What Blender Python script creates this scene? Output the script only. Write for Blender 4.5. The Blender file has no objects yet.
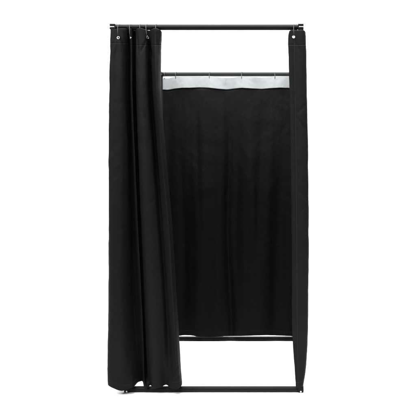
import bpy, bmesh, math, random
import numpy as np
from mathutils import Vector, noise

# ------------------------------------------------------------------ camera
D = 2.604            # metres from the lens to the front of the frame
DEPTH = 0.963        # depth of the frame
F = 509.6            # focal length in photo pixels (416 px wide)
VX, VY = 291.0, 202.0
CZ = 0.970           # camera height
scene = bpy.context.scene
col = scene.collection
cd = bpy.data.cameras.new('camera')
cam = bpy.data.objects.new('camera', cd); col.objects.link(cam)
cam.location = (0, -D, CZ); cam.rotation_euler = (math.pi/2, 0, 0)
cd.sensor_width = 36; cd.lens = F/416*36
cd.shift_x = (208-VX)/416; cd.shift_y = (VY-208)/416
cd.clip_end = 100; cd.clip_start = 0.05
scene.camera = cam

# ------------------------------------------------------------------ light
world = bpy.data.worlds.new('World'); scene.world = world; world.use_nodes = True
bg = world.node_tree.nodes['Background']
bg.inputs[0].default_value = (1, 1, 1, 1); bg.inputs[1].default_value = 0.15
scene.view_settings.view_transform = 'Standard'; scene.view_settings.look = 'None'
scene.view_settings.exposure = 0; scene.view_settings.gamma = 1
def area(name, loc, target, size, power):
    l = bpy.data.lights.new(name, 'AREA'); l.shape = 'RECTANGLE'; l.size, l.size_y = size; l.energy = power
    o = bpy.data.objects.new(name, l); col.objects.link(o); o.location = loc
    o.rotation_euler = (Vector(target)-Vector(loc)).to_track_quat('-Z', 'Y').to_euler()
area('softbox_key', (-3.0, -1.7, 3.0), (-0.4, 0.2, 1.1), (0.8, 1.8), 125)
area('softbox_fill', (2.6, -2.2, 3.2), (-0.2, 0.1, 1.5), (0.8, 1.2), 95)
area('added_top_light', (-0.55, 0.02, 4.6), (-0.45, 0.45, 0.0), (2.2, 2.0), 360)  # added unseen lamp overhead, whitens the floor inside the booth
area('added_backdrop_light', (-0.2, 1.9, 5.4), (-0.2, 4.2, 1.2), (10.0, 1.2), 820)  # added lamp out of view, lifts the backdrop to white
area('added_floor_light', (-0.8, -3.2, 4.6), (-0.8, -0.4, 0.0), (5.0, 1.2), 270)  # added unseen lamp, brightens the floor before the front hem

# ------------------------------------------------------------------ helpers
def P(px, py, y):
    """a point of the front view (photo pixels) at the real depth y"""
    return Vector(((px-VX)/F*(D+y), y, CZ-(py-VY)/F*(D+y)))
def link(name, me, mat, parent=None):
    o = bpy.data.objects.new(name, me); col.objects.link(o)
    if mat: me.materials.append(mat)
    if parent: o.parent = parent; o.matrix_parent_inverse = parent.matrix_basis.inverted()
    return o
def thing(name, label, cat, loc, group=None):
    o = bpy.data.objects.new(name, None); col.objects.link(o); o.location = loc
    o.empty_display_size = 0.1
    o['label'] = label; o['category'] = cat
    if group: o['group'] = group
    return o
def smooth(me):
    for p in me.polygons: p.use_smooth = True
def tube(pts, r, seg=16, closed=False, bm=None):
    own = bm is None
    if own: bm = bmesh.new()
    pts = [Vector(p) for p in pts]; n = len(pts); rings = []
    up = None
    for i, p in enumerate(pts):
        a = pts[(i-1) % n] if (closed or i > 0) else p
        b = pts[(i+1) % n] if (closed or i < n-1) else p
        t = (b-a).normalized()
        if up is None:
            up = Vector((0, 0, 1)) if abs(t.z) < .9 else Vector((1, 0, 0))
        u = t.cross(up).normalized(); w = u.cross(t).normalized(); up = w
        rings.append([bm.verts.new(p+(u*math.cos(k*2*math.pi/seg)+w*math.sin(k*2*math.pi/seg))*r) for k in range(seg)])
    for i in range(n if closed else n-1):
        A, B = rings[i], rings[(i+1) % n]
        for k in range(seg):
            bm.faces.new((A[k], A[(k+1) % seg], B[(k+1) % seg], B[k]))
    if not closed:
        bm.faces.new(rings[0][::-1]); bm.faces.new(rings[-1])
    bmesh.ops.recalc_face_normals(bm, faces=bm.faces)
    return bm
def bm_mesh(bm, name, sm=True):
    me = bpy.data.meshes.new(name); bm.to_mesh(me); bm.free()
    if sm:
        smooth(me)
        try: me.set_sharp_from_angle(angle=math.radians(40))
        except Exception: pass
    return me
def rbox(bm, c, s, bev=0.002, seg=2):
    r = bmesh.ops.create_cube(bm, size=1)
    for v in r['verts']: v.co = Vector((v.co.x*s[0]+c[0], v.co.y*s[1]+c[1], v.co.z*s[2]+c[2]))
    es = list({e for v in r['verts'] for e in v.link_edges})
    bmesh.ops.bevel(bm, geom=es, offset=bev, segments=seg, affect='EDGES', profile=0.6)
    return bm

# ------------------------------------------------------------------ materials
class NT:
    def __init__(s, name):
        s.m = bpy.data.materials.new(name); s.m.use_nodes = True
        s.t = s.m.node_tree; s.N = s.t.nodes; s.b = s.N['Principled BSDF']; s.out = s.N['Material Output']
    def n(s, typ, **kw):
        x = s.N.new(typ)
        for k, v in kw.items(): setattr(x, k, v)
        return x
    def l(s, a, b): s.t.links.new(a, b)
    def math(s, op, a, b=None, c=None):
        x = s.n('ShaderNodeMath', operation=op)
        for i, v in enumerate((a, b, c)):
            if v is None: continue
            if isinstance(v, (int, float)): x.inputs[i].default_value = v
            else: s.l(v, x.inputs[i])
        return x.outputs[0]

def fabric(name, base, useams=(), vseams=(), holes=(), light=False, thread=1.9, crumple=.0042):
    s = NT(name); b = s.b
    uv = s.n('ShaderNodeUVMap'); uv.uv_map = 'UVMap'
    sx = s.n('ShaderNodeSeparateXYZ'); s.l(uv.outputs[0], sx.inputs[0]); U, V = sx.outputs[0], sx.outputs[1]
    # fine oxford weave
    wv = s.math('MULTIPLY', s.math('SINE', s.math('MULTIPLY', U, 2*math.pi/0.0022)),
                s.math('SINE', s.math('MULTIPLY', V, 2*math.pi/0.0022)))
    # crumple: stretched noise and small wrinkles
    mp = s.n('ShaderNodeMapping'); s.l(uv.outputs[0], mp.inputs[0]); mp.inputs['Scale'].default_value = (1.0, 0.42, 1)
    n1 = s.n('ShaderNodeTexNoise'); s.l(mp.outputs[0], n1.inputs['Vector']); n1.inputs['Scale'].default_value = 22; n1.inputs['Detail'].default_value = 5; n1.inputs['Distortion'].default_value = 0.6
    n2 = s.n('ShaderNodeTexNoise'); s.l(uv.outputs[0], n2.inputs['Vector']); n2.inputs['Scale'].default_value = 160; n2.inputs['Detail'].default_value = 3
    n3 = s.n('ShaderNodeTexNoise'); s.l(uv.outputs[0], n3.inputs['Vector']); n3.inputs['Scale'].default_value = 5; n3.inputs['Detail'].default_value = 4
    h = s.math('ADD', s.math('MULTIPLY', n1.outputs[0], crumple), s.math('MULTIPLY', n2.outputs[0], 0.00035))
    h = s.math('ADD', h, s.math('MULTIPLY', wv, 0.00010))
    seam = None
    for ax, lst in ((U, useams), (V, vseams)):
        for c in lst:
            d = s.math('ABSOLUTE', s.math('SUBTRACT', ax, c))
            g = s.n('ShaderNodeMapRange'); g.interpolation_type = 'SMOOTHSTEP'
            s.l(d, g.inputs[0]); g.inputs[1].default_value = 0.0; g.inputs[2].default_value = 0.0045; g.inputs[3].default_value = 1; g.inputs[4].default_value = 0
            seam = g.outputs[0] if seam is None else s.math('MAXIMUM', seam, g.outputs[0])
    colr = s.n('ShaderNodeMixRGB')
    v = s.n('ShaderNodeMapRange'); s.l(n3.outputs[0], v.inputs[0]); v.inputs[1].default_value = .3; v.inputs[2].default_value = .7
    s.l(v.outputs[0], colr.inputs[0])
    colr.inputs[1].default_value = (base[0]*.88, base[1]*.88, base[2]*.88, 1); colr.inputs[2].default_value = (base[0]*1.12, base[1]*1.12, base[2]*1.12, 1)
    outc = colr.outputs[0]
    if seam is not None:
        h = s.math('SUBTRACT', h, s.math('MULTIPLY', seam, 0.0016))
        # thread: short lighter dashes
        dash = s.math('GREATER_THAN', s.math('SINE', s.math('MULTIPLY', s.math('ADD', U, V), 2*math.pi/0.006)), -0.2)
        thr = s.math('MULTIPLY', s.math('GREATER_THAN', seam, 0.75), dash)
        m2 = s.n('ShaderNodeMixRGB'); s.l(s.math('MULTIPLY', thr, 0.7), m2.inputs[0]); s.l(outc, m2.inputs[1])
        k = thread if not light else 0.75
        m2.inputs[2].default_value = (base[0]*k, base[1]*k, base[2]*k, 1); outc = m2.outputs[0]
    s.l(outc, b.inputs['Base Color'])
    bp = s.n('ShaderNodeBump'); bp.inputs['Strength'].default_value = 0.9; bp.inputs['Distance'].default_value = 1.0
    s.l(h, bp.inputs['Height']); s.l(bp.outputs[0], b.inputs['Normal'])
    b.inputs['Roughness'].default_value = 0.60 if not light else 0.8
    b.inputs['Specular IOR Level'].default_value = 0.055
    b.inputs['Sheen Weight'].default_value = 0.0
    if holes:
        tot = None
        for (hu, hv) in holes:
            du = s.math('SUBTRACT', U, hu); dv = s.math('SUBTRACT', V, hv)
            r = s.math('SQRT', s.math('ADD', s.math('MULTIPLY', du, du), s.math('MULTIPLY', dv, dv)))
            g = s.math('LESS_THAN', r, 0.0054)
            tot = g if tot is None else s.math('MAXIMUM', tot, g)
        tr = s.n('ShaderNodeBsdfTransparent'); mx = s.n('ShaderNodeMixShader')
        s.l(tot, mx.inputs[0]); s.l(b.outputs[0], mx.inputs[1]); s.l(tr.outputs[0], mx.inputs[2]); s.l(mx.outputs[0], s.out.inputs[0])
    return s.m

def plain(name, base, rough, spec=.5, metal=0, noise_amt=.12, scale=60, bump=0.0002):
    s = NT(name); b = s.b
    tc = s.n('ShaderNodeTexCoord')
    n1 = s.n('ShaderNodeTexNoise'); s.l(tc.outputs['Object'], n1.inputs['Vector']); n1.inputs['Scale'].default_value = scale; n1.inputs['Detail'].default_value = 5
    mx = s.n('ShaderNodeMixRGB'); s.l(n1.outputs[0], mx.inputs[0])
    mx.inputs[1].default_value = tuple(c*(1-noise_amt) for c in base)+(1,); mx.inputs[2].default_value = tuple(c*(1+noise_amt) for c in base)+(1,)
    s.l(mx.outputs[0], b.inputs['Base Color'])
    b.inputs['Roughness'].default_value = rough; b.inputs['Specular IOR Level'].default_value = spec; b.inputs['Metallic'].default_value = metal
    if bump:
        n2 = s.n('ShaderNodeTexNoise'); s.l(tc.outputs['Object'], n2.inputs['Vector']); n2.inputs['Scale'].default_value = 900
        bp = s.n('ShaderNodeBump'); bp.inputs['Distance'].default_value = bump; bp.inputs['Strength'].default_value = .5
        s.l(n2.outputs[0], bp.inputs['Height']); s.l(bp.outputs[0], b.inputs['Normal'])
    return s.m
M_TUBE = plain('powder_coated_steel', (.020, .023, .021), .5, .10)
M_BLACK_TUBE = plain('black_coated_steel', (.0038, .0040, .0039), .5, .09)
M_CAP = plain('black_plastic', (.004, .004, .004), .5, .08)
M_STEEL = plain('bright_steel', (.55, .55, .55), .3, .5, 1.0, .05)
M_RING = plain('ring_steel', (.09, .092, .09), .4, .5, 1.0, .1)
M_WHITE = plain('white_studio_paper', (.93, .93, .93), .9, .1, 0, .004, 3, 0)

# ------------------------------------------------------------------ setting: one white seamless sweep
bm = bmesh.new()
prof = [(-1.5, 0), (2.6, 0)]
prof += [(2.6+1.4*math.sin(a), 1.4-1.4*math.cos(a)) for a in np.linspace(0.05, math.pi/2, 24)] + [(4.0, 6.5)]
L = [bm.verts.new((-6.5, y, z)) for y, z in prof]; R = [bm.verts.new((6.5, y, z)) for y, z in prof]
for i in range(len(prof)-1): bm.faces.new((L[i], R[i], R[i+1], L[i+1]))
sweep = link('ground', bm_mesh(bm, 'ground'), M_WHITE); sweep['kind'] = 'structure'

# ------------------------------------------------------------------ frame
RT = 0.0138
FT, FB = 27.1, 389.0          # rows of the top and bottom front rails
YB = DEPTH
frame = thing('changing_booth_frame', 'dark grey tubular steel frame of the changing booth that carries all the black curtains', 'booth frame', (-0.44, 0.48, 0))
TL, TR = P(113.2, FT, 0), P(300.8, FT, 0)
BL, BR = P(127.6, FB, 0), P(300.8, FB, 0)
bTL, bTR = P(161.3, 74.3, YB), P(298.2, 74.3, YB)
bBL, bBR = P(161.3, 338.7, YB), P(298.2, 338.7, YB)
TL.z = TR.z = bTL.z = bTR.z = 1.864
BL.z = BR.z = bBL.z = bBR.z = 0.0142
def bar(name, a, b, inset, r=RT):
    d = (b-a).normalized()
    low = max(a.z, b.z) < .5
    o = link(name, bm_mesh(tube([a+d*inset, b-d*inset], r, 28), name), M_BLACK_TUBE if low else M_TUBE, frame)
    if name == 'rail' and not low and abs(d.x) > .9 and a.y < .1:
        # added black strip standing in for the shade along the rail's underside
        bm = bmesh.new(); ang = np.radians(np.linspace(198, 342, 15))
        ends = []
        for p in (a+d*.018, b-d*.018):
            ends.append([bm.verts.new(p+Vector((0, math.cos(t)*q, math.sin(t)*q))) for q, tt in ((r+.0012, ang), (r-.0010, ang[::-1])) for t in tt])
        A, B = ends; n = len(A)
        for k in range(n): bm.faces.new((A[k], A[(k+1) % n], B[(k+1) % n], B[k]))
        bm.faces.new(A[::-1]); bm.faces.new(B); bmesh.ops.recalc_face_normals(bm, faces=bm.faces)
        link('shade_strip', bm_mesh(bm, 'shade_strip'), M_CAP, o)
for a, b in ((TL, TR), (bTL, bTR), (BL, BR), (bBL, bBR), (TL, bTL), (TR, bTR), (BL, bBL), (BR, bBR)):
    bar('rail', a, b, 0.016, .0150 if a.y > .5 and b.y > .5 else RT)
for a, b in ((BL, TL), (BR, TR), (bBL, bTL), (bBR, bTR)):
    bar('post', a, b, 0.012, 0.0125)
def connector(c, sx, sy, top):
    """black corner piece: two caps with a bright spacer between, sleeve into each rail, screw in front"""
    bm = bmesh.new()
    if top:
        rbox(bm, c+Vector((0, 0, .0070)), (.0285, .0285, .0130), .003)
        rbox(bm, c-Vector((0, 0, .0098)), (.0285, .0285, .0100), .0025)
        rbox(bm, c-Vector((0, 0, .003)), (.019, .019, .012), .001)
    else:
        rbox(bm, c+Vector((0, 0, .0008)), (.0285, .0285, .0285), .004)
    tube([c+Vector((-sx*.010, 0, 0)), c+Vector((-sx*.024, 0, 0))], RT*.93, 20, bm=bm)
    k = link('corner_connector', bm_mesh(bm, 'corner_connector'), M_CAP, frame)
    bm = bmesh.new()
    if top:
        rbox(bm, c-Vector((0, 0, .0022)), (.0245, .0245, .0052), .0008)
        link('spacer', bm_mesh(bm, 'spacer'), M_STEEL, k)
    else:
        tube([c+Vector((0, -.013, -.0075)), c+Vector((0, -.0165, -.0075))], .0042, 16, bm=bm)
        link('screw', bm_mesh(bm, 'screw'), M_STEEL, k)
for c, sx, sy, t in ((TL, -1, -1, 1), (TR, 1, -1, 1), (BL, -1, -1, 0), (BR, 1, -1, 0), (bTL, -1, 1, 1), (bTR, 1, 1, 1), (bBL, -1, 1, 0), (bBR, 1, 1, 0)):
    connector(c, sx, sy, t)

# ------------------------------------------------------------------ cloth surfaces
def hermite(t, ts, vals):
    """nonuniform cubic through vals (k, ...) at knots ts, evaluated at array t, tangents limited"""
    ts = np.asarray(ts, float); vals = np.asarray(vals, float)
    d = np.diff(vals, axis=0)/np.diff(ts).reshape((-1,)+(1,)*(vals.ndim-1))
    m = np.zeros_like(vals); m[0] = d[0]; m[-1] = d[-1]; m[1:-1] = (d[:-1]+d[1:])/2
    i = np.clip(np.searchsorted(ts, t, side='right')-1, 0, len(ts)-2)
    h = (ts[i+1]-ts[i]); x = (t-ts[i])/h
    sh = (-1,)+(1,)*(vals.ndim-1); x = x.reshape(sh); h = h.reshape(sh)
    return ((2*x**3-3*x**2+1)*vals[i]+(x**3-2*x**2+x)*h*m[i]+(-2*x**3+3*x**2)*vals[i+1]+(x**3-x**2)*h*m[i+1])

class Cloth:
    def __init__(s, rows, nu, nv, seed, rough=0.0016, flute=0.002, dens=None):
        """rows: list of (t, [(x, y, depth), ...]) in front-view coordinates, top to bottom"""
        K = np.array([[tuple(P(px, py, dd)) for (px, py, dd) in r[1]] for r in rows])   # levels x pts x 3
        ts = np.array([r[0] for r in rows], float)
        tv = ts[0]+(ts[-1]-ts[0])*np.linspace(0, 1, nv)
        A = hermite(tv, ts, K)                                   # nv x pts x 3
        # knots along the cloth: mean chord length
        ch = np.linalg.norm(np.diff(K, axis=1), axis=2).mean(axis=0)
        ks = np.concatenate([[0], np.cumsum(np.maximum(ch, 1e-3)**0.75)])
        tu = np.linspace(0, ks[-1], nu*4)
        # even arclength sampling
        mid = hermite(tu, ks, A[nv//2]); arc = np.concatenate([[0], np.cumsum(np.linalg.norm(np.diff(mid, axis=0), axis=1))])
        tu = np.interp(np.linspace(0, arc[-1], nu), arc, tu)
        G = hermite(tu, ks, A.transpose(1, 0, 2))                # nu x nv x 3
        top = G[:, 0, :]
        s.G = G.copy(); s.nu, s.nv = nu, nv
        uw = arc[-1]; vh = float(np.linalg.norm(G[0, -1]-G[0, 0]))
        s.U = np.linspace(0, uw, nu); s.V = np.linspace(0, vh, nv); s.w, s.h = uw, vh
        # crumple along the surface normal
        du = np.gradient(G, axis=0); dv = np.gradient(G, axis=1)
        N = np.cross(du, dv); N /= np.linalg.norm(N, axis=2, keepdims=True)+1e-9
        for i in range(nu):
            for j in range(nv):
                u, v = s.U[i], s.V[j]
                f = noise.noise(Vector((u*26, v*1.6+seed, seed)))*flute*min(1, .35+v*2)
                f += noise.noise(Vector((u*16+3*noise.noise(Vector((u*4, v*4, seed))), v*11, seed+9)))*rough
                f += noise.noise(Vector((u*55, v*38, seed+20)))*rough*.35
                s.G[i, j] += N[i, j]*f
        s.N = N
    def mesh(s, name, mat, parent, thick=0.0014, jr=None):
        j0, j1 = jr or (0, s.nv)
        bm = bmesh.new(); uvl = bm.loops.layers.uv.new('UVMap')
        vs = [[bm.verts.new(s.G[i, j]) for j in range(j0, j1)] for i in range(s.nu)]
        for i in range(s.nu-1):
            for j in range(j1-j0-1):
                f = bm.faces.new((vs[i][j], vs[i+1][j], vs[i+1][j+1], vs[i][j+1]))
                for l, (a, b) in zip(f.loops, ((i, j), (i+1, j), (i+1, j+1), (i, j+1))):
                    l[uvl].uv = (s.U[a], s.V[b+j0])
        me = bpy.data.meshes.new(name); bm.to_mesh(me); bm.free(); smooth(me)
        o = link(name, me, mat, parent)
        sd = o.modifiers.new('thickness', 'SOLIDIFY'); sd.thickness = thick; sd.offset = 0
        return o
    def creases(s, lines):
        """press small pulls into the cloth: (x0, y0, x1, y1, width, depth), front-view coordinates"""
        f = F/(D+s.G[..., 1]); X = VX+s.G[..., 0]*f; Y = VY-(s.G[..., 2]-CZ)*f
        near = s.G[..., 1] < .03 if s.G[..., 1].min() < .5 else s.G[..., 1] > 0
        for x0, y0, x1, y1, w, a in lines:
            dx, dy = x1-x0, y1-y0; L2 = dx*dx+dy*dy
            t = ((X-x0)*dx+(Y-y0)*dy)/L2; tc = np.clip(t, 0, 1)
            q = np.hypot(X-x0-tc*dx, Y-y0-tc*dy)
            fade = .25+.75*np.sin(np.pi*np.clip(tc*.85+.12, 0, 1))
            s.G[..., 1] += np.where(near, a*np.exp(-(q/w)**2)*fade, 0)
    def at(s, px, py):
        """grid spot seen at that place of the front view, nearest layer to the viewer"""
        G = s.G; f = F/(D+G[..., 1]); X = VX+G[..., 0]*f; Y = VY-(G[..., 2]-CZ)*f
        d2 = (X-px)**2+(Y-py)**2
        c = d2+np.where(d2 < 2.5, 0, 1e3)+(G[..., 1])*60
        if d2.min() > 2.5: c = d2
        i, j = np.unravel_index(np.argmin(c), c.shape)
        return i, j
    def spot(s, i, j):
        n = Vector(s.N[i, j])
        if n.y > 0: n = -n
        return Vector(s.G[i, j]), n, (s.U[i], s.V[j])

def eyelet(p, n, parent, r=0.0056):
    bm = bmesh.new()
    t = n.cross(Vector((0, 0, 1))).normalized(); b = n.cross(t)
    for off in (.0012, -.0012):
        tube([p+n*off+(t*math.cos(a)+b*math.sin(a))*r for a in np.linspace(0, 2*math.pi, 24, endpoint=False)], .0016, 8, True, bm)
    return link('eyelet', bm_mesh(bm, 'eyelet'), M_STEEL, parent)
def ring(x, rail_y, zr, p, parent, side=False, lean=0.0, wire=0.0012, fr=.034, bk=.0165):
    """wire loop hung over a rail, its foot through the eyelet at p"""
    z1 = zr+RT+.0022; z0 = p.z-.004
    pts = []
    for a in np.linspace(0, 2*math.pi, 40, endpoint=False):
        c, s_ = math.cos(a), math.sin(a)
        k = 1/((abs(c)**2.6+abs(s_)**2.6)**(1/2.6))
        hy = .5*(bk+fr); my = -.5*(fr-bk)
        y = my+hy*c*k; z = (z0+z1)/2+(z1-z0)/2*s_*k
        w = (z1-z)/(z1-z0)
        if side: pts.append(Vector((x+y, rail_y+lean*w, z)))
        else: pts.append(Vector((x+lean*w, rail_y+y, z)))
    return link('curtain_ring', bm_mesh(tube(pts, wire, 8, True), 'curtain_ring'), M_RING, parent)

HEM_V = 0.0
BLACK = (.0039, .0037, .0036)

# --- left side curtain: wraps round the front post, runs back along the left side
def side_path(xs, y0, ztop, n=13):
    """plan of the side run: outside the side rail, gently waved"""
    return [(k/(n-1)) for k in range(1, n)]
def side_run(X, ypix, amp, ph, n=12):
    """front-view coordinates for points running back at constant real X and height"""
    out = []
    zf = P(0, ypix, 0).z
    for k in range(1, n+1):
        y = 0.015+(DEPTH-.015)*k/n
        x = X+amp*math.sin(ph+k*2.1)
        px = VX+x*F/(D+y); py = VY-(zf-CZ)*F/(D+y)
        out.append((px, py, y))
    return out
XL = (109.6-VX)/F*D - .002; XR = (304.2-VX)/F*D
def LR(t, front, Xo, yp, amp=.006, ph=0.): return (t, front+side_run(Xo, yp, amp, ph))
rowsL = [
 LR(28, [(124, 30, .05), (127, 30, .035), (128.2, 29.5, .01), (126, 28.5, -.017), (121, 28.3, -.021), (116, 28.8, -.021), (112.4, 29.4, -.019), (110.7, 30, -.006)], XL, 30),
 LR(45, [(124, 45, .05), (127.6, 45, .035), (129.2, 45, .022), (126, 45, -.006), (121.5, 45, -.026), (116, 45, -.022), (111.8, 45, -.022), (110.3, 45, -.008)], XL, 45),
 LR(120, [(125, 120, .05), (129, 120, .035), (129.8, 120, .025), (126.2, 120, -.004), (121.5, 120, -.024), (115, 120, -.028), (110.6, 120, -.026), (109.2, 120, -.008)], XL, 120),
 LR(220, [(128, 220, .055), (134, 220, .056), (132, 220, .045), (126.8, 220, .012), (121.5, 220, -.018), (115, 220, -.030), (110, 220, -.028), (108.7, 220, -.008)], XL, 220, .008),
 LR(320, [(133, 320, .055), (139, 320, .056), (134.5, 320, .045), (127.8, 320, .012), (121.8, 320, -.018), (115, 320, -.030), (109.8, 320, -.028), (108.2, 320, -.008)], XL, 320, .009),
 LR(372, [(138, 372, .055), (142, 372, .050), (138, 372, .028), (131, 374, .000), (124, 376, -.022), (115.5, 373, -.028), (109, 370, -.028), (107.4, 369, -.010)], XL, 372, .009),
 LR(388, [(146, 380.5, .055), (143, 380.8, .045), (138, 382.2, .020), (132.4, 388.0, -.018), (125.6, 390.0, -.026), (119.6, 390.6, -.029), (109.8, 386.4, -.026), (107.7, 383.5, -.010)], XL, 385.5, .009),
]
rowsL = [(t, [(x, y, d-.024*min(1, max(0, (t-110)/100))*(1 if d < .02 else .3) if k < 8 else d) for k, (x, y, d) in enumerate(pts)]) for t, pts in rowsL]   # clear of the post
cL = Cloth(rowsL, 470, 300, 3.0)
cL.creases([(120.5, 40, 128.5, 58, 1.5, .011), (124, 33, 127.5, 48, 1.3, .007), (117, 40, 113, 56, 1.4, -.003), (119.5, 41, 121.5, 64, 1.3, -.0035),
            (111, 150, 121, 162, 1.6, .002), (112, 236, 124, 226, 1.8, .0025), (124, 300, 113, 322, 2.0, .0025), (110, 366, 122, 356, 2, .002)])
hx = cL.at(118.6, 38)
left = thing('side_curtain', 'leftmost black curtain, flat and wrapped round the left post, hem past the bottom rail', 'curtain', (XL, .45, 0.02), 'black side curtains')
p, n, uv = cL.spot(*hx)
fabL = fabric('black_cloth_left', BLACK, (.012,), (.076, cL.h-.03))
cL.mesh('cloth', fabL, left)
eyelet(p, n, left); ring(p.x, 0, TL.z, p, left)

# --- right side curtain
rowsR = [
 LR(30, [(289.2, 31.2, -.017), (291.5, 29.9, -.018), (295.5, 30.0, -.019), (300, 30.0, -.019), (303.6, 30.2, -.017), (305.1, 31.5, -.004)], XR, 31, .003),
 LR(36, [(288.2, 36, -.018), (291, 36, -.020), (295.5, 36, -.021), (300, 36, -.022), (304.2, 36, -.018), (305.6, 36, -.004)], XR, 36, .003),
 LR(60, [(288.6, 60, -.016), (291.2, 60, -.022), (295.6, 60, -.022), (300.5, 60, -.027), (304.9, 60, -.020), (306.3, 60, -.004)], XR, 60, .004),
 LR(120, [(290.2, 120, -.012), (292.8, 120, -.021), (296.6, 120, -.022), (302, 120, -.028), (306.3, 120, -.021), (307.6, 120, -.004)], XR, 120, .005),
 LR(210, [(291.4, 210, -.010), (293.8, 210, -.021), (297.6, 210, -.022), (303, 210, -.028), (307.3, 210, -.021), (308.4, 210, -.004)], XR, 210, .005),
 LR(320, [(292.3, 320, -.010), (294.6, 320, -.021), (298.2, 320, -.023), (303, 320, -.028), (307.0, 320, -.021), (308.1, 320, -.004)], XR, 320, .005),
 LR(345, [(293.1, 345, -.012), (295.2, 345, -.021), (298.4, 345, -.024), (302.7, 345, -.028), (306.4, 345, -.021), (307.5, 345, -.004)], XR-.002, 345, .004),
 LR(368, [(294.8, 368, -.014), (296.4, 368, -.021), (298.8, 368, -.024), (301.8, 368, -.026), (304.6, 368, -.021), (305.8, 368, -.004)], XR-.006, 368, .003),
 LR(388, [(296.2, 388.6, -.016), (297.0, 388.4, -.021), (298.6, 388.6, -.023), (300.2, 388.0, -.024), (302.4, 386.5, -.021), (303.3, 385.5, -.004)], XR-.010, 385.5, .002),
]
cR = Cloth(rowsR, 470, 300, 7.7)
cR.creases([(295, 40, 301, 55, 1.3, .003), (299, 112, 306, 104, 1.4, .003), (298, 118, 305, 130, 1.4, .0035), (299, 190, 306, 199, 1.3, .0035), (306, 205, 299, 214, 1.3, .003),
            (299, 196, 303, 207, 1.2, -.002), (298, 262, 305, 270, 1.5, .002), (300, 330, 305, 318, 1.4, .002)])
right = thing('side_curtain', 'narrow black curtain down the right post with one bright eyelet, tapering to a point', 'curtain', (XR, .45, 0.02), 'black side curtains')
p, n, uv = cR.spot(*cR.at(293.6, 37.4))
fabR = fabric('black_cloth_right', tuple(c*1.25 for c in BLACK), (.030,), (.076, cR.h-.03), (uv,), thread=4.0)
cR.mesh('cloth', fabR, right)
eyelet(p, n, right, .0062); ring(p.x, 0, TR.z, p, right)

# rings of the side runs, over the side rails
for c, th, pa, pb in ((cL, left, TL, bTL), (cR, right, TR, bTR)):
    for f in (.3, .55, .8):
        q = pa.lerp(pb, f)
        ring(q.x, q.y, q.z, Vector((q.x, q.y, q.z-.056)), th, side=True)

# --- front curtain gathered into a bunch beside the left curtain
rowsF = [
 (30, [(142, 31, .060), (136, 31, .055), (128, 30.5, .040), (128.9, 29.6, .004), (130.6, 28.4, -.019), (133.6, 29.8, .006), (134.6, 30, .020), (137, 28.5, -.018), (140.5, 28.0, -.025), (144.5, 29, -.020), (149.0, 30.4, -.012), (152, 29, -.018), (155.6, 28.0, -.030), (159.5, 29.5, -.020), (161.6, 32, .006), (161.0, 32, .035), (155, 31, .055)]),
 (45, [(142, 45, .065), (136, 45, .060), (128.5, 45, .045), (129.5, 45, .020), (131.6, 45, -.022), (133.2, 45, .012), (134.6, 45, .016), (136.5, 45, -.014), (140.5, 45, -.026), (145.3, 45, -.022), (149.6, 45, .006), (151.8, 45, -.010), (155.4, 45, -.034), (159.4, 45, -.020), (161.2, 45, .008), (160.5, 45, .040), (155, 45, .060)]),
 (90, [(141, 90, .070), (135, 90, .065), (128.8, 90, .045), (130, 90, .022), (132.0, 90, -.020), (133.6, 90, .012), (134.8, 90, .014), (137.2, 90, -.020), (142, 90, -.030), (147, 90, -.022), (151, 90, .004), (153, 90, -.012), (157, 90, -.038), (160.2, 90, -.020), (161.1, 90, .008), (160.0, 90, .040), (155, 90, .060)]),
 (150, [(140, 150, .070), (134, 150, .065), (129.5, 150, .048), (132, 150, .022), (134.4, 150, -.014), (136.0, 150, .010), (137.2, 150, .010), (140, 150, -.022), (146, 150, -.032), (151.5, 150, -.022), (155.5, 150, -.002), (158, 150, -.018), (161.6, 150, -.040), (164.6, 150, -.018), (165.4, 150, .010), (164, 150, .042), (158, 150, .062)]),
 (220, [(142, 220, .072), (135, 220, .067), (130.5, 220, .050), (134, 220, .024), (137.4, 220, -.010), (138.9, 220, .010), (140.2, 220, .008), (143.5, 220, -.024), (150, 220, -.032), (156, 220, -.024), (161.0, 220, -.010), (164, 220, -.024), (168.2, 220, -.042), (171.0, 220, -.018), (171.6, 220, .010), (170, 220, .042), (162, 220, .062)]),
 (300, [(146, 300, .072), (139, 300, .067), (133.5, 300, .050), (138, 300, .026), (141.4, 300, -.004), (142.8, 300, .012), (144.4, 300, .004), (148, 300, -.024), (155, 300, -.032), (161.5, 300, -.026), (166.5, 300, -.014), (169.5, 300, -.028), (173.2, 300, -.042), (176.0, 300, -.018), (176.6, 300, .010), (175, 300, .042), (167, 300, .062)]),
 (355, [(148, 355, .072), (142, 355, .067), (137, 355, .050), (141, 355, .026), (143.6, 355, -.002), (145.2, 355, .014), (147.4, 355, .000), (151, 355, -.024), (157.5, 355, -.032), (164, 355, -.024), (169.5, 355, -.016), (173, 355, -.028), (176.8, 355, -.040), (179.4, 355, -.020), (180.0, 355, .008), (178.5, 355, .042), (170, 355, .062)]),
 (374, [(149, 371, .072), (143, 372, .067), (139, 372, .050), (142, 373, .026), (144.0, 375, -.002), (146, 374, .014), (148.6, 374, .000), (152, 374, -.024), (158.5, 374, -.030), (165, 373, -.018), (170.5, 374, -.018), (174, 374, -.028), (178, 374, -.036), (180.6, 373, -.018), (180.9, 372, .008), (179.5, 372, .042), (171, 372, .062)]),
 (388, [(150, 379, .072), (146, 380, .067), (141, 380.6, .050), (143, 381.6, .026), (144.6, 388.2, -.002-.016), (147.4, 388.3, -.018), (150, 385.3, -.006), (153.4, 388.4, -.024), (159.5, 388.0, -.028), (166, 384.8, -.012), (170.6, 388.4, -.022), (174, 389.2, -.028), (178, 388.6, -.030), (181.4, 385.5, -.018), (181.8, 381.5, .008), (180, 381, .042), (172, 381, .062)]),
]
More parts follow.
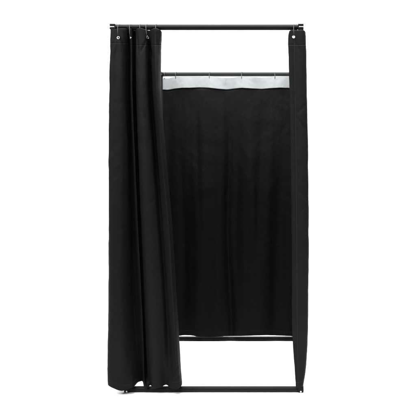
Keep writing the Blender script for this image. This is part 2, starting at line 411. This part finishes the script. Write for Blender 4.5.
rowsF = [(t, [(x, y, d*(1+.8*min(1, max(0, (t-34)/60))) if d < .02 else d) for (x, y, d) in pts]) for t, pts in rowsF]   # folds open out below the hem band
cF = Cloth(rowsF, 430, 340, 12.3, rough=.0014, flute=.0012)
cF.creases([(147.5, 40, 152.5, 58, 1.3, .009), (146.5, 39, 141, 52, 1.2, .006), (137, 33, 138.6, 55, 1.0, .005), (156.5, 34, 158.5, 56, 1.2, .006), (154, 34, 152.5, 50, .9, .004),
            (141, 110, 148, 124, 1.5, .003), (148, 205, 158, 196, 1.7, .003), (147, 262, 160, 280, 1.8, .003), (152, 330, 165, 318, 2, .003), (179, 366, 174, 371, 1.0, .006), (181, 374, 175, 380, 1.1, .006)])
front = thing('front_curtain', 'black front curtain drawn open and bunched in folds beside the leftmost curtain', 'curtain', (P(152, 0, 0).x, 0.01, 0.02))
spots = [cF.spot(*cF.at(x, 38)) for x in (130.4, 147.6, 155.6)]
eye = [spots[0], spots[1]]
fabF = fabric('black_cloth_front', tuple(c*.95 for c in BLACK), (.012, cF.w-.012), (.076, cF.h-.03))
cF.mesh('cloth', fabF, front)
for k, (p, n, uv) in enumerate(eye): eyelet(p, n, front, .0062 if k else .0036)
for px, lean, qy, fr in ((130.0, .001, 38, .030), (139.6, 0.002, 33, .020), (146.2, .007, 38, .034), (155.8, -.002, 33, .020)):
    q = P(px, qy, -.02)
    ring(P(px, 27, -.02).x, 0, TL.z, q, front, lean=lean, fr=fr)

# --- back curtain with the pale header band
yb = DEPTH-.030
def bd(px, v):
    """depth of the back cloth: soft hanging folds, a sharper crease near the middle"""
    w = min(1, v*2.5)
    d = .008*math.sin((px-163)/33*2*math.pi+.6)*(1-.5*w)
    # slow billows: hollow at both sides, full between
    d += w*(.016*math.cos((px-207)/52*2*math.pi+.5*v)*-1 + .007*math.sin((px-163)/23*2*math.pi+2.2*v))
    c = 226.5+4*v+1.6*math.sin(v*8)
    x = px-c
    d += (.35+.65*min(1, v*2.2))*(.014*math.exp(-(x/2.8)**2) - .008*math.exp(-((x-5)/3.2)**2))
    for c2, wd, am, lo in ((196+6*v, 3.2, .009, .0), (262-5*v, 4.0, .010, .1), (178+9*v, 3.0, .008, .2), (246+3*v, 2.8, .007, .35)):
        d += am*math.exp(-((px-c2)/wd)**2)*math.sin(min(1, max(0, v-lo)*1.6)*math.pi)
    return yb+(.5+.6*w)*d - .020*w + .006
xs = np.concatenate([np.arange(162.7, 296.5, 2.2), [297.0]])
def interp(tab, x): return float(np.interp(x, [a for a, _ in tab], [b for _, b in tab]))
top_e = [(163, 78.6), (168, 78.9), (172, 78.0), (176, 77.0), (186, 77.0), (200, 76.9), (209, 76.9), (217, 77.3), (222, 78.3), (227, 78.5), (233, 78.2), (238, 77.3), (242, 77.0), (256, 77.6), (262, 78.0), (270, 77.2), (275, 76.9), (286, 77.1), (297, 77.2)]
band_e = [(163, 89.6), (168, 89.9), (174, 88.8), (182, 87.9), (190, 87.9), (200, 87.4), (208, 87.7), (218, 88.8), (227, 89.4), (236, 88.4), (242, 87.9), (252, 88.5), (262, 88.9), (272, 88.1), (280, 87.7), (290, 88.0), (297, 88.2)]
hem_e = [(163, 336.6), (172, 336.8), (178, 335.9), (184, 335.2), (192, 335.5), (199, 336.8), (208, 337.4), (215, 336.9), (224, 336.2), (240, 336.1), (252, 335.7), (266, 335.2), (280, 335.6), (292, 336.3), (297, 336.5)]
rowsB = []
for t in np.linspace(0, 1, 11):
    rowsB.append((t, [(x, interp(band_e, x)-1.2+(interp(hem_e, x)-interp(band_e, x)+1.2)*t, bd(x, t)) for x in xs]))
cB = Cloth(rowsB, 420, 300, 21.5, rough=.0022, flute=.0022)
back = thing('back_curtain', 'wide black back curtain with a pale grey header band, hung from the rear rail', 'curtain', (P(230, 0, yb).x, yb, 0.02))
fabB = fabric('black_cloth_back', tuple(c*.80 for c in BLACK), (.012, cB.w-.012), (.02, cB.h-.03), crumple=.0022)
cB.mesh('cloth', fabB, back)
rowsW = []
for t in (0, .5, 1.0):
    rowsW.append((t, [(x, interp(top_e, x)-.7+(interp(band_e, x)-interp(top_e, x)+.7)*t, bd(x, 0)-.0065-.003*math.sin(x*.21)*t) for x in xs]))
cW = Cloth(rowsW, 300, 24, 31.5, rough=.0020, flute=.001)
eW = [cW.spot(*cW.at(x, 79.7)) for x in (164.6, 175.6, 209.2, 241.6, 275.0)]
fabW = fabric('pale_header_cloth', (.262, .275, .28), (), (), light=True)
cW.mesh('header_band', fabW, back)
for k, (p, n, uv) in enumerate(eW):
    o = ring(p.x, YB, bTL.z, p, back, wire=.0016)
